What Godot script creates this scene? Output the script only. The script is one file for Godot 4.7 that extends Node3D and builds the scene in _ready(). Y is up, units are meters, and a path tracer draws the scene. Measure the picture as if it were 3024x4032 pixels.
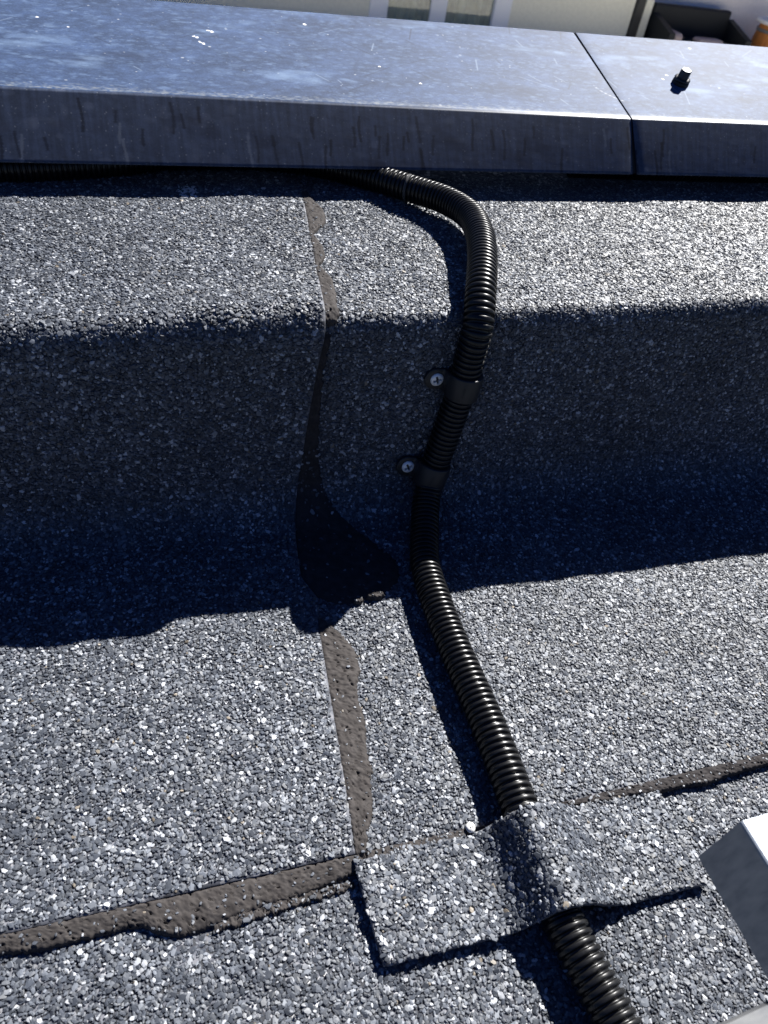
extends Node3D
# Mineral felt roof with an upstand, a dark metal coping, and a corrugated conduit clipped over the upstand.

const TILT := 0.1          # the upstand grows this share of its height per metre to the right
const FRONT_LAP := -0.178  # where the upper sheets end over the front sheet
var rng := RandomNumberGenerator.new()
var tab_p := PackedVector2Array()   # profile of the felt: (z, y) at each millimetre
var tab_n := PackedVector2Array()
var seam_s := PackedFloat32Array()
var seam_x := PackedFloat32Array()
var noise := FastNoiseLite.new()
var taken := {}
var M := {}

func _ready():
	rng.seed = 20240611
	# ---- camera, sky, sun, exposure ----
	var cam := Camera3D.new()
	cam.name = "camera"
	cam.near = 0.02
	cam.far = 900.0
	cam.fov = 69.4
	var cb := Basis(Vector3(0.956, 0.1283, 0.2638), Vector3(0.0949, 0.7156, -0.6921), Vector3(-0.2776, 0.6867, 0.6719)).orthonormalized()
	cam.transform = Transform3D(cb, Vector3(0, 0.505, 0))
	var attr := CameraAttributesPhysical.new()
	attr.frustum_focal_length = 17.327
	attr.frustum_focus_distance = 0.62
	attr.exposure_aperture = 9.0
	cam.attributes = attr
	add_child(cam)
	var env := Environment.new()
	env.background_mode = Environment.BG_SKY
	var sky_mat := ProceduralSkyMaterial.new()
	sky_mat.sky_top_color = Color(0.16, 0.29, 0.55)
	sky_mat.sky_horizon_color = Color(0.50, 0.62, 0.80)
	sky_mat.sky_curve = 0.16
	sky_mat.ground_horizon_color = Color(0.40, 0.42, 0.42)
	sky_mat.ground_bottom_color = Color(0.30, 0.30, 0.28)
	sky_mat.sky_energy_multiplier = 1.0
	var sky := Sky.new()
	sky.sky_material = sky_mat
	env.sky = sky
	env.background_energy_multiplier = 0.285
	env.tonemap_mode = Environment.TONE_MAPPER_LINEAR
	env.tonemap_exposure = 2.62
	env.sdfgi_enabled = true
	env.ssao_enabled = true
	env.ssil_enabled = true
	var we := WorldEnvironment.new()
	we.name = "sky"
	we.environment = env
	add_child(we)
	var sun := DirectionalLight3D.new()
	sun.name = "sun"
	sun.light_energy = 1.6
	sun.light_color = Color(1.0, 0.99, 0.975)
	sun.light_angular_distance = 0.5
	sun.shadow_enabled = true
	add_child(sun)
	sun.look_at_from_position(Vector3(0.80, 1.0, -0.72), Vector3.ZERO)

	noise.seed = 5
	noise.frequency = 1.0
	make_profile()
	make_materials()
	# ---- the setting and the far house ----
	setting()
	far_house()
	garden_sofa()
	barrel()
	# ---- the roof ----
	felt_sheets()
	coping()
	conduits()
	clips()
	aluminium()
	stone()

# ------------------------------------------------------------------ naming
func numbered(called: String) -> String:
	var n: int = taken.get(called, 0)
	taken[called] = n + 1
	return called if n == 0 else "%s_%03d" % [called, n]

func thing(called: String, label: String, category: String, at := Vector3.ZERO, group := "") -> Node3D:
	var o := Node3D.new()
	o.name = numbered(called)
	o.position = at
	o.set_meta("label", label)
	o.set_meta("category", category)
	if group != "":
		o.set_meta("group", group)
	add_child(o, true)
	return o

func obj(called: String, mesh: Mesh, mat: Material, parent: Node) -> MeshInstance3D:
	var o := MeshInstance3D.new()
	o.mesh = mesh
	o.material_override = mat
	var k := 0
	var nm := called
	while parent.has_node(NodePath(nm)):
		k += 1
		nm = "%s_%03d" % [called, k]
	o.name = nm
	parent.add_child(o, true)
	return o

func struct(called: String, mesh: Mesh, mat: Material) -> MeshInstance3D:
	var o := obj(numbered(called), mesh, mat, self)
	o.set_meta("kind", "structure")
	return o

# ------------------------------------------------------------------ mesh helpers
func grid(nu: int, nv: int, f: Callable, close_u := false, smooth := true, uvf = null) -> SurfaceTool:
	var st := SurfaceTool.new()
	st.begin(Mesh.PRIMITIVE_TRIANGLES)
	st.set_smooth_group(0 if smooth else -1)
	for i in nu + 1:
		for j in nv + 1:
			if uvf != null:
				st.set_uv(uvf.call(i, j))
			st.add_vertex(f.call(i % nu if close_u else i, j))
	for i in nu:
		for j in nv:
			var a := i * (nv + 1) + j
			var b := a + nv + 1
			for k in [a, b, a + 1, a + 1, b, b + 1]:
				st.add_index(k)
	return st

func done(st: SurfaceTool) -> ArrayMesh:
	st.generate_normals()
	return st.commit()

func box_mesh(lo: Vector3, hi: Vector3, bevel := 0.0) -> ArrayMesh:
	var st := SurfaceTool.new()
	st.begin(Mesh.PRIMITIVE_TRIANGLES)
	add_box(st, lo, hi, bevel)
	return done(st)

func add_box(st: SurfaceTool, lo: Vector3, hi: Vector3, bevel := 0.0) -> void:
	# a box whose edges are chamfered: hull of three inset boxes' faces
	st.set_smooth_group(-1)
	var c := (lo + hi) / 2.0
	var h := (hi - lo) / 2.0
	var b := minf(bevel, minf(h.x, minf(h.y, h.z)) * 0.9)
	var ax := [Vector3.RIGHT, Vector3.UP, Vector3.BACK]
	for a in 3:
		for s in [-1.0, 1.0]:
			var u: Vector3 = ax[(a + 1) % 3]
			var v: Vector3 = ax[(a + 2) % 3]
			var n: Vector3 = ax[a] * s
			var hu := h[(a + 1) % 3] - b
			var hv := h[(a + 2) % 3] - b
			var p := c + n * h[a]
			quad(st, p - u * hu - v * hv, p + u * hu - v * hv, p + u * hu + v * hv, p - u * hu + v * hv, n)
	if b <= 0.0:
		return
	for a in 3:
		var e: Vector3 = ax[a]
		var u: Vector3 = ax[(a + 1) % 3]
		var v: Vector3 = ax[(a + 2) % 3]
		for su in [-1.0, 1.0]:
			for sv in [-1.0, 1.0]:
				var p1: Vector3 = c + u * su * h[(a + 1) % 3] + v * sv * (h[(a + 2) % 3] - b)
				var p2: Vector3 = c + u * su * (h[(a + 1) % 3] - b) + v * sv * h[(a + 2) % 3]
				var l: Vector3 = e * (h[a] - b)
				quad(st, p1 - l, p1 + l, p2 + l, p2 - l, u * su + v * sv)
	for sx in [-1.0, 1.0]:
		for sy in [-1.0, 1.0]:
			for sz in [-1.0, 1.0]:
				var q := Vector3(sx * h.x, sy * h.y, sz * h.z)
				tri(st, c + q - Vector3(0, sy * b, sz * b), c + q - Vector3(sx * b, 0, sz * b), c + q - Vector3(sx * b, sy * b, 0), q)

func tri(st: SurfaceTool, a: Vector3, b: Vector3, c: Vector3, n: Vector3) -> void:
	if (b - a).cross(c - a).dot(n) > 0.0:
		var t := b
		b = c
		c = t
	st.add_vertex(a); st.add_vertex(b); st.add_vertex(c)

func quad(st: SurfaceTool, a: Vector3, b: Vector3, c: Vector3, d: Vector3, n: Vector3) -> void:
	tri(st, a, b, c, n)
	tri(st, a, c, d, n)

func lathe(profile: Array, at: Transform3D, sides := 40) -> ArrayMesh:
	# profile of (radius, height) from the base up, turned about the frame's y
	return done(grid(sides, profile.size() - 1, func(i: int, j: int):
		var a := TAU * i / sides
		var p: Vector2 = profile[j]
		return at * Vector3(cos(a) * p.x, p.y, sin(a) * p.x), true))

# ------------------------------------------------------------------ felt surface
func make_profile() -> void:
	var pts := PackedVector2Array()
	var corner := [Vector2(0.9, 0), Vector2(-0.508, 0), Vector2(-0.5235, 0.2), Vector2(-1.02, 0.2)]
	var rad := [0.0, 0.045, 0.016, 0.0]
	pts.append(corner[0])
	for k in [1, 2]:
		var p: Vector2 = corner[k]
		var d0: Vector2 = (corner[k - 1] - p).normalized()
		var d1: Vector2 = (corner[k + 1] - p).normalized()
		var half := d0.angle_to(d1) / 2.0
		var cut: float = rad[k] / tan(absf(half))
		var c: Vector2 = p + (d0 + d1).normalized() * (rad[k] / sin(absf(half)))
		var a0 := (p + d0 * cut - c).angle()
		var da := wrapf((p + d1 * cut - c).angle() - a0, -PI, PI)
		for i in 33:
			pts.append(c + Vector2.from_angle(a0 + da * i / 32.0) * rad[k])
	pts.append(corner[3])
	var at := 0
	var run := 0.0
	var s := 0.0
	while at < pts.size() - 1:
		var l := pts[at].distance_to(pts[at + 1])
		if s > run + l:
			run += l
			at += 1
			continue
		tab_p.append(pts[at].lerp(pts[at + 1], (s - run) / l))
		s += 0.001
	for i in tab_p.size():
		var t := tab_p[mini(i + 2, tab_p.size() - 1)] - tab_p[maxi(i - 2, 0)]
		tab_n.append(Vector2(t.y, -t.x).normalized())   # (z, y): up on the floor, towards the viewer on the face
	for a in [[0.12, 0.080], [FRONT_LAP + 0.001, 0.0974], [-0.359, 0.1104]]:
		seam_s.append(0.9 - a[0]); seam_x.append(a[1])
	seam_s.append(0.9 + 0.395); seam_x.append(0.1165)
	seam_s.append(0.9 + 0.4207); seam_x.append(0.1064)
	for a in [[-0.46, 0.0, 0.1095], [-0.502, 0.03, 0.117], [-0.513, 0.075, 0.122], [-0.516, 0.115, 0.1255], [-0.519, 0.15, 0.1295], [-0.522, 0.18, 0.1335], [-0.54, 0.2, 0.1372], [-0.6179, 0.2, 0.1476], [-0.7619, 0.2, 0.1635], [-1.0, 0.2, 0.188]]:
		seam_s.append(s_of(a[0], a[1])); seam_x.append(a[2])

func s_of(z: float, y: float) -> float:
	var best := 9.0
	var at := 0
	for i in tab_p.size():
		var d := tab_p[i].distance_squared_to(Vector2(z, y))
		if d < best:
			best = d
			at = i
	return at * 0.001

func curve_at(xs: PackedFloat32Array, ys: PackedFloat32Array, x: float) -> float:
	if x <= xs[0]:
		return ys[0]
	for i in xs.size() - 1:
		if x <= xs[i + 1]:
			return lerpf(ys[i], ys[i + 1], (x - xs[i]) / maxf(xs[i + 1] - xs[i], 1e-6))
	return ys[ys.size() - 1]

func seam(s: float) -> float:
	return curve_at(seam_s, seam_x, s)

func wave(x: float, s: float) -> float:
	return 0.0016 * noise.get_noise_2d(x * 9.0, s * 9.0) + 0.0006 * noise.get_noise_2d(x * 40.0 + 7.0, s * 40.0)

# point of the felt at (x, s), off above the right-hand sheet's level
func felt(x: float, s: float, off := 0.0) -> Vector3:
	var f := clampf(s * 1000.0, 0.0, tab_p.size() - 1.001)
	var i := int(f)
	var p := tab_p[i].lerp(tab_p[i + 1], f - i)
	var n := tab_n[i]
	var d := off + wave(x, s)
	return Vector3(x, (p.y) * (1.0 + TILT * (x - 0.25)) + n.y * d, p.x + n.x * d)

func felt_n(s: float) -> Vector3:
	var n := tab_n[clampi(int(s * 1000.0), 0, tab_n.size() - 1)]
	return Vector3(0, n.y, n.x)

func lap_lift(x: float, s: float) -> float:
	# the left sheet lies over the right one and bulges where it bends over the crest
	var g := exp(-pow((s - crest) / 0.035, 2.0))
	return 0.0035 + 0.0048 * g * smoothstep(-0.01, 0.05, x) + 0.002 * g * noise.get_noise_2d(x * 30.0, 3.0)

var crest := 0.0

func patch_y(x: float, z: float) -> float:
	var d := x - 0.2155
	var w := 0.0205 if d < 0.0 else 0.033
	var edge := maxf(smoothstep(0.03, 0.0, x - 0.0955), smoothstep(0.03, 0.0, -0.107 - z))
	return 0.0012 + 0.0015 * edge + 0.0275 * exp(-pow(absf(d) / w, 2.3)) + 0.0006 * noise.get_noise_2d(x * 50.0, z * 50.0)

# ------------------------------------------------------------------ materials
func std(c: Color, rough := 0.7, metal := 0.0) -> StandardMaterial3D:
	var m := StandardMaterial3D.new()
	m.albedo_color = Color(c.r, c.g, c.b).linear_to_srgb()
	m.roughness = rough
	m.metallic = metal
	return m

func ramp(colors: Array) -> Gradient:
	var g := Gradient.new()
	var off := PackedFloat32Array()
	var cs := PackedColorArray()
	for c in colors:
		off.append(c[0]); cs.append(c[1])
	g.offsets = off
	g.colors = cs
	return g

func noise_tex(kind: int, freq: float, colors: Array, size := 512, octaves := 4, bump := -1.0) -> NoiseTexture2D:
	var f := FastNoiseLite.new()
	f.noise_type = kind as FastNoiseLite.NoiseType
	f.frequency = freq
	f.fractal_octaves = octaves
	f.seed = 11
	if kind == FastNoiseLite.TYPE_CELLULAR:
		f.cellular_return_type = FastNoiseLite.RETURN_CELL_VALUE
		f.fractal_type = FastNoiseLite.FRACTAL_NONE
	var t := NoiseTexture2D.new()
	t.width = size
	t.height = size
	t.seamless = true
	t.noise = f
	if bump >= 0.0:
		t.as_normal_map = true
		t.bump_strength = bump
	elif colors.size():
		t.color_ramp = ramp(colors)
	return t

func make_materials() -> void:
	# the felt under and beyond the loose-looking chips: bitumen with slate pressed in
	var fm := std(Color(1, 1, 1), 0.85)
	fm.albedo_texture = noise_tex(FastNoiseLite.TYPE_CELLULAR, 0.055, [[0.0, Color(0.16, 0.165, 0.18)], [0.45, Color(0.24, 0.25, 0.28)], [0.75, Color(0.36, 0.37, 0.40)], [0.93, Color(0.5, 0.5, 0.52)], [1.0, Color(0.78, 0.78, 0.78)]], 1024)
	fm.uv1_triplanar = true
	fm.uv1_world_triplanar = true
	fm.uv1_scale = Vector3.ONE * 5.0
	M.felt = fm
	var edge := std(Color(0.012, 0.012, 0.013), 0.75)
	M.felt_edge = edge
	var chip := std(Color(1, 1, 1), 0.52)
	chip.vertex_color_use_as_albedo = true
	chip.metallic_specular = 0.42
	M.chip = chip
	var bit := std(Color(1, 1, 1), 0.8)
	bit.metallic_specular = 0.25
	bit.albedo_texture = noise_tex(FastNoiseLite.TYPE_SIMPLEX, 0.012, [[0.0, Color(0.20, 0.188, 0.185)], [0.5, Color(0.235, 0.222, 0.217)], [1.0, Color(0.29, 0.277, 0.272)]])
	bit.uv1_triplanar = true
	bit.uv1_scale = Vector3.ONE * 12.0
	bit.normal_enabled = true
	bit.normal_texture = noise_tex(FastNoiseLite.TYPE_SIMPLEX, 0.03, [], 512, 4, 3.0)
	bit.normal_scale = 0.35
	M.bitumen = bit
	var spongy: StandardMaterial3D = bit.duplicate()
	spongy.albedo_color = Color(0.84, 0.84, 0.86)
	M.bitumen_dark = spongy
	var con := std(Color(0.010, 0.010, 0.011), 0.38)
	con.metallic_specular = 0.42
	con.albedo_color = Color(1, 1, 1)
	con.albedo_texture = noise_tex(FastNoiseLite.TYPE_SIMPLEX, 0.02, [[0.0, Color(0.07, 0.071, 0.075)], [0.65, Color(0.085, 0.086, 0.09)], [0.88, Color(0.12, 0.12, 0.122)], [1.0, Color(0.20, 0.198, 0.194)]])
	con.roughness_texture = noise_tex(FastNoiseLite.TYPE_SIMPLEX, 0.03, [[0.0, Color(0.6, 0.6, 0.6)], [1.0, Color(1, 1, 1)]])
	con.roughness = 0.42
	con.uv1_triplanar = true
	con.uv1_scale = Vector3.ONE * 9.0
	M.conduit = con
	var clip := std(Color(0.012, 0.013, 0.015), 0.5)
	M.clip = clip
	M.zinc = std(Color(0.80, 0.80, 0.79), 0.4, 0.2)
	M.dust = std(Color(0.05, 0.05, 0.05), 0.9)
	M.screw_black = std(Color(0.012, 0.013, 0.015), 0.42)
	M.rubber = std(Color(0.008, 0.008, 0.009), 0.7)
	var al := std(Color(0.29, 0.32, 0.36), 0.42, 0.9)  # blue tint puts the reflected sky into the metal's colour
	al.roughness_texture = noise_tex(FastNoiseLite.TYPE_SIMPLEX, 0.01, [[0.0, Color(0.75, 0.75, 0.75)], [1.0, Color(1, 1, 1)]])
	al.roughness = 0.5
	al.albedo_texture = noise_tex(FastNoiseLite.TYPE_SIMPLEX, 0.008, [[0.0, Color(0.80, 0.81, 0.83)], [0.5, Color(0.93, 0.93, 0.94)], [1.0, Color(1, 1, 1)]])
	al.uv1_triplanar = true
	al.uv1_scale = Vector3(9, 9, 30)
	M.alu = al
	var pl: StandardMaterial3D = al.duplicate()
	pl.albedo_color = Color(0.42, 0.425, 0.43)
	pl.roughness = 0.65
	M.plate = pl
	M.stone = std(Color(0.55, 0.55, 0.54), 0.8)
	M.white_frame = std(Color(0.78, 0.80, 0.84), 0.35)
	M.black_trim = std(Color(0.012, 0.013, 0.014), 0.5)
	var ra := std(Color(1, 1, 1), 0.95)
	ra.albedo_texture = noise_tex(FastNoiseLite.TYPE_SIMPLEX, 0.02, [[0.0, Color(0.88, 0.87, 0.80)], [1.0, Color(0.92, 0.91, 0.84)]])
	ra.uv1_triplanar = true
	M.render_grey = ra
	var rw := std(Color(1, 1, 1), 0.95)
	rw.albedo_texture = noise_tex(FastNoiseLite.TYPE_SIMPLEX, 0.02, [[0.0, Color(0.94, 0.91, 0.90)], [1.0, Color(0.97, 0.94, 0.93)]])
	rw.uv1_triplanar = true
	M.render_white = rw
	var glass := StandardMaterial3D.new()
	glass.transparency = BaseMaterial3D.TRANSPARENCY_ALPHA
	glass.albedo_color = Color(0.85, 0.92, 0.9, 0.08)
	glass.roughness = 0.02
	M.glass = glass
	var refl := std(Color(1, 1, 1), 0.95)
	refl.albedo_texture = noise_tex(FastNoiseLite.TYPE_SIMPLEX, 0.006, [[0.0, Color(0.50, 0.48, 0.38)], [0.5, Color(0.60, 0.62, 0.52)], [1.0, Color(0.72, 0.74, 0.68)]])  # olive mottle stands in for the garden reflected in the glass
	refl.uv1_triplanar = true
	refl.uv1_scale = Vector3.ONE * 0.7
	M.reflection_panel = refl
	var pat := std(Color(1, 1, 1), 0.9)
	pat.albedo_texture = noise_tex(FastNoiseLite.TYPE_SIMPLEX, 0.02, [[0.0, Color(0.84, 0.82, 0.77)], [1.0, Color(0.90, 0.88, 0.83)]])
	pat.uv1_triplanar = true
	pat.uv1_scale = Vector3.ONE * 0.5
	M.paving = pat
	var gr := std(Color(1, 1, 1), 1.0)
	gr.albedo_texture = noise_tex(FastNoiseLite.TYPE_SIMPLEX, 0.03, [[0.0, Color(0.20, 0.26, 0.11)], [1.0, Color(0.34, 0.40, 0.18)]])
	gr.uv1_triplanar = true
	gr.uv1_world_triplanar = true
	gr.uv1_scale = Vector3.ONE * 0.3
	M.lawn = gr
	M.wicker = std(Color(0.006, 0.008, 0.011), 0.7)
	M.cushion = std(Color(0.42, 0.34, 0.33), 0.95)
	var wood := std(Color(1, 1, 1), 0.6)
	wood.albedo_texture = noise_tex(FastNoiseLite.TYPE_SIMPLEX, 0.015, [[0.0, Color(0.62, 0.36, 0.15)], [0.5, Color(0.76, 0.47, 0.20)], [1.0, Color(0.84, 0.55, 0.26)]])
	wood.uv1_triplanar = true
	wood.uv1_scale = Vector3(3, 0.6, 3)
	M.barrel = wood
	M.hoop = std(Color(0.22, 0.22, 0.23), 0.5, 0.5)
	M.white_paint = std(Color(0.8, 0.8, 0.79), 0.5)

# ------------------------------------------------------------------ setting
func setting() -> void:
	struct("ground", box_mesh(Vector3(-300, -2.9, -300), Vector3(300, -2.62, 300)), M.lawn)
	struct("patio_paving", box_mesh(Vector3(-10, -2.63, -15.99), Vector3(30, -2.6, -2.5)), M.paving)  # spread wide and whitened to bounce sunlight onto the house walls
	# the deck and the upstand's core, just under the felt
	struct("roof_deck", box_mesh(Vector3(-1.6, -0.16, -0.47), Vector3(2.0, -0.012, 1.6)), M.felt_edge)
	struct("upstand_core", box_mesh(Vector3(-1.6, -0.16, -0.97), Vector3(2.0, 0.155, -0.545)), M.felt_edge)
	var w := obj(numbered("roof_building_wall"), box_mesh(Vector3(-1.6, -2.6, -0.965), Vector3(2.0, -0.17, 1.6)), M.render_grey, self)
	w.set_meta("label", "rendered wall of the flat roofed building under the metal coping")
	w.set_meta("category", "wall")

func far_house() -> void:
	var h := thing("house", "pale grey rendered house with a white framed patio door beyond the coping", "house", Vector3(3, -2.6, -16))
	var zf := 0.0
	# wall pieces round the door opening, in the house's own frame
	var st := SurfaceTool.new()
	st.begin(Mesh.PRIMITIVE_TRIANGLES)
	add_box(st, Vector3(-7, 0, -6), Vector3(1.5, 2.5, zf))
	add_box(st, Vector3(4.38, 0, -6), Vector3(7.10, 2.5, zf))
	add_box(st, Vector3(1.5, 2.2, -6), Vector3(4.38, 2.5, zf))
	add_box(st, Vector3(1.5, 0, -6), Vector3(4.38, 2.2, -1.2))
	obj("wall", done(st), M.render_grey, h)
	obj("roof", box_mesh(Vector3(-7.2, 2.5, -6.2), Vector3(7.3, 2.65, 0.12), 0.03), M.black_trim, h)
	var door := obj("patio_door", frame_mesh(1.5, 4.38, 0.0, 2.2, 0.36, -0.02), M.white_frame, h)
	obj("sill", box_mesh(Vector3(1.45, 0.0, -0.05), Vector3(4.43, 0.06, 0.06), 0.01), M.white_frame, door)
	var mull := box_mesh(Vector3(2.72, 0.12, -0.07), Vector3(3.05, 2.1, 0.0), 0.012)
	obj("mullion", mull, M.white_frame, door)
	obj("pane", box_mesh(Vector3(1.84, 0.1, -0.052), Vector3(2.72, 2.1, -0.046)), M.glass, door)
	obj("pane", box_mesh(Vector3(3.05, 0.1, -0.052), Vector3(4.04, 2.1, -0.046)), M.glass, door)
	var refl := done(grid(140, 1, func(i: int, j: int):
		var x := 1.55 + 2.78 * i / 140.0
		return Vector3(x, 0.05 + 2.1 * j, -0.35 + 0.035 * sin(x * 31.0) + 0.02 * sin(x * 57.0 + 1.0))))
	obj("reflection_panel", refl, M.reflection_panel, h)  # added panel behind the panes, coloured as a garden reflection
	var pipe := obj("downpipe", box_mesh(Vector3(7.12, 0, -0.12), Vector3(7.33, 2.5, 0.05), 0.03), M.black_trim, h)
	pipe.set_meta("label", "black square downpipe at the right corner of the wall")
	obj("corner_pilaster", box_mesh(Vector3(7.34, 0, -0.4), Vector3(7.52, 2.5, 0.02), 0.01), M.render_grey, h)
	var g := thing("white_house", "lavender white wall behind the black garden sofa", "house", Vector3(10.5, -2.6, -16.45))
	obj("wall", box_mesh(Vector3(0.03, 0, -5), Vector3(12, 2.5, 0)), M.render_white, g)
	obj("plinth", box_mesh(Vector3(0.03, 0, 0.001), Vector3(12, 0.12, 0.03)), M.render_grey, g)
	obj("roof", box_mesh(Vector3(0, 2.5, -5.2), Vector3(12.2, 2.65, 0.1), 0.03), M.black_trim, g)

func frame_mesh(x0: float, x1: float, y0: float, y1: float, w: float, z: float) -> ArrayMesh:
	var st := SurfaceTool.new()
	st.begin(Mesh.PRIMITIVE_TRIANGLES)
	add_box(st, Vector3(x0, y0, z - 0.08), Vector3(x0 + w, y1, z + 0.05), 0.015)
	add_box(st, Vector3(x1 - w, y0, z - 0.08), Vector3(x1, y1, z + 0.05), 0.015)
	add_box(st, Vector3(x0 + w, y1 - w * 0.5, z - 0.078), Vector3(x1 - w, y1, z + 0.048), 0.015)
	add_box(st, Vector3(x0 + w, y0, z - 0.078), Vector3(x1 - w, y0 + 0.1, z + 0.048), 0.015)
	return done(st)

func garden_sofa() -> void:
	var s := thing("garden_sofa", "black woven garden sofa against the lavender white wall", "sofa", Vector3(10.62, -2.6, -15.5))
	obj("backrest", box_mesh(Vector3(0, 0.1, -0.72), Vector3(1.92, 0.86, -0.55), 0.03), M.wicker, s)
	obj("seat_base", box_mesh(Vector3(0.12, 0.06, -0.55), Vector3(1.9, 0.34, 0.22), 0.02), M.wicker, s)
	for x in [0.0, 1.90]:
		var st := SurfaceTool.new()
		st.begin(Mesh.PRIMITIVE_TRIANGLES)
		st.set_smooth_group(-1)
		# armrest: a slab whose top falls from the back to the front
		var a := [Vector3(x, 0.04, 0.25), Vector3(x, 0.04, -0.6), Vector3(x, 0.72, -0.6), Vector3(x, 0.50, 0.25)]
		var dx := Vector3(0.14, 0, 0)
		quad(st, a[0], a[1], a[2], a[3], Vector3.LEFT)
		quad(st, a[0] + dx, a[1] + dx, a[2] + dx, a[3] + dx, Vector3.RIGHT)
		for k in 4:
			var p: Vector3 = a[k]
			var q: Vector3 = a[(k + 1) % 4]
			quad(st, p, q, q + dx, p + dx, (p + q) / 2.0 - Vector3(x, 0.35, -0.2))
		obj("armrest", done(st), M.wicker, s)
	obj("seat_cushion", box_mesh(Vector3(0.15, 0.345, -0.50), Vector3(0.40, 0.50, 0.2), 0.05), M.cushion, s)
	obj("seat_cushion", box_mesh(Vector3(0.80, 0.345, -0.1), Vector3(1.42, 0.44, 0.2), 0.04), M.cushion, s)

func barrel() -> void:
	var b := thing("barrel", "orange wooden barrel with a grey hoop and white rim beside the sofa", "barrel", Vector3(13.5, -2.6, -15.6))
	var n := 22
	for k in n:
		var a0 := TAU * k / n + 0.006
		var a1 := TAU * (k + 1) / n - 0.006
		var st := grid(2, 8, func(i: int, j: int):
			var t := j / 8.0
			var r := 0.40 + 0.06 * sin(PI * clampf(t, 0.0, 1.0)) 
			var a := lerpf(a0, a1, i / 2.0)
			return Vector3(cos(a) * r, 0.78 * t, sin(a) * r))
		obj("stave", done(st), M.barrel, b)
	obj("inner_drum", lathe([Vector2(0.0, 0.01), Vector2(0.385, 0.01), Vector2(0.44, 0.39), Vector2(0.385, 0.77), Vector2(0, 0.77)], Transform3D.IDENTITY), M.barrel, b)
	for y in [0.14, 0.66]:
		obj("hoop", lathe([Vector2(0.44, y - 0.03), Vector2(0.452, y - 0.03), Vector2(0.452, y + 0.03), Vector2(0.44, y + 0.03)], Transform3D.IDENTITY), M.hoop, b)
	var lid := obj("lid", lathe([Vector2(0.0, 0.775), Vector2(0.48, 0.775), Vector2(0.52, 0.79), Vector2(0.52, 0.83), Vector2(0.50, 0.845), Vector2(0.44, 0.845), Vector2(0.42, 0.82), Vector2(0, 0.82)], Transform3D.IDENTITY, 64), M.white_paint, b)
	lid.set_meta("label", "white round lid with a raised rim")

# ------------------------------------------------------------------ felt sheets and their chips
var chip_meshes := []

func make_chips() -> void:
	for k in 6:
		var n: int = [5, 6, 6, 7, 5, 6][k]
		var st := SurfaceTool.new()
		st.begin(Mesh.PRIMITIVE_TRIANGLES)
		st.set_smooth_group(-1)
		var lowr := []
		var topr := []
		var asp := rng.randf_range(0.55, 0.8)
		for i in n:
			var a := TAU * (i + rng.randf_range(-0.28, 0.28)) / n
			var r := rng.randf_range(0.42, 0.56)
			lowr.append(Vector3(cos(a) * r, -0.5, sin(a) * r * asp))
			topr.append(Vector3(cos(a) * r * 0.84 + rng.randf_range(-0.03, 0.03), 0.5 + rng.randf_range(-0.18, 0.1), sin(a) * r * asp * 0.84))
		var mid := Vector3(rng.randf_range(-0.08, 0.08), 0.58, rng.randf_range(-0.06, 0.06))
		for i in n:
			var j := (i + 1) % n
			tri(st, topr[i], topr[j], mid, Vector3.UP)
			quad(st, lowr[i], lowr[j], topr[j], topr[i], (lowr[i] + lowr[j]))
		chip_meshes.append(done(st))

func chip_color() -> Color:
	var r := rng.randf()
	var v := 0.0
	if r < 0.60:
		v = rng.randf_range(0.036, 0.078)
		return Color(v * 0.86, v * 0.98, v * 1.22)
	if r < 0.90:
		v = rng.randf_range(0.078, 0.17)
		return Color(v * 0.90, v * 0.99, v * 1.15)
	if r < 0.995:
		v = rng.randf_range(0.19, 0.43)
		return Color(v * 0.95, v * 0.99, v * 1.06)
	v = rng.randf_range(0.08, 0.18)
	return Color(v * 1.12, v * 0.96, v * 0.76)

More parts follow.
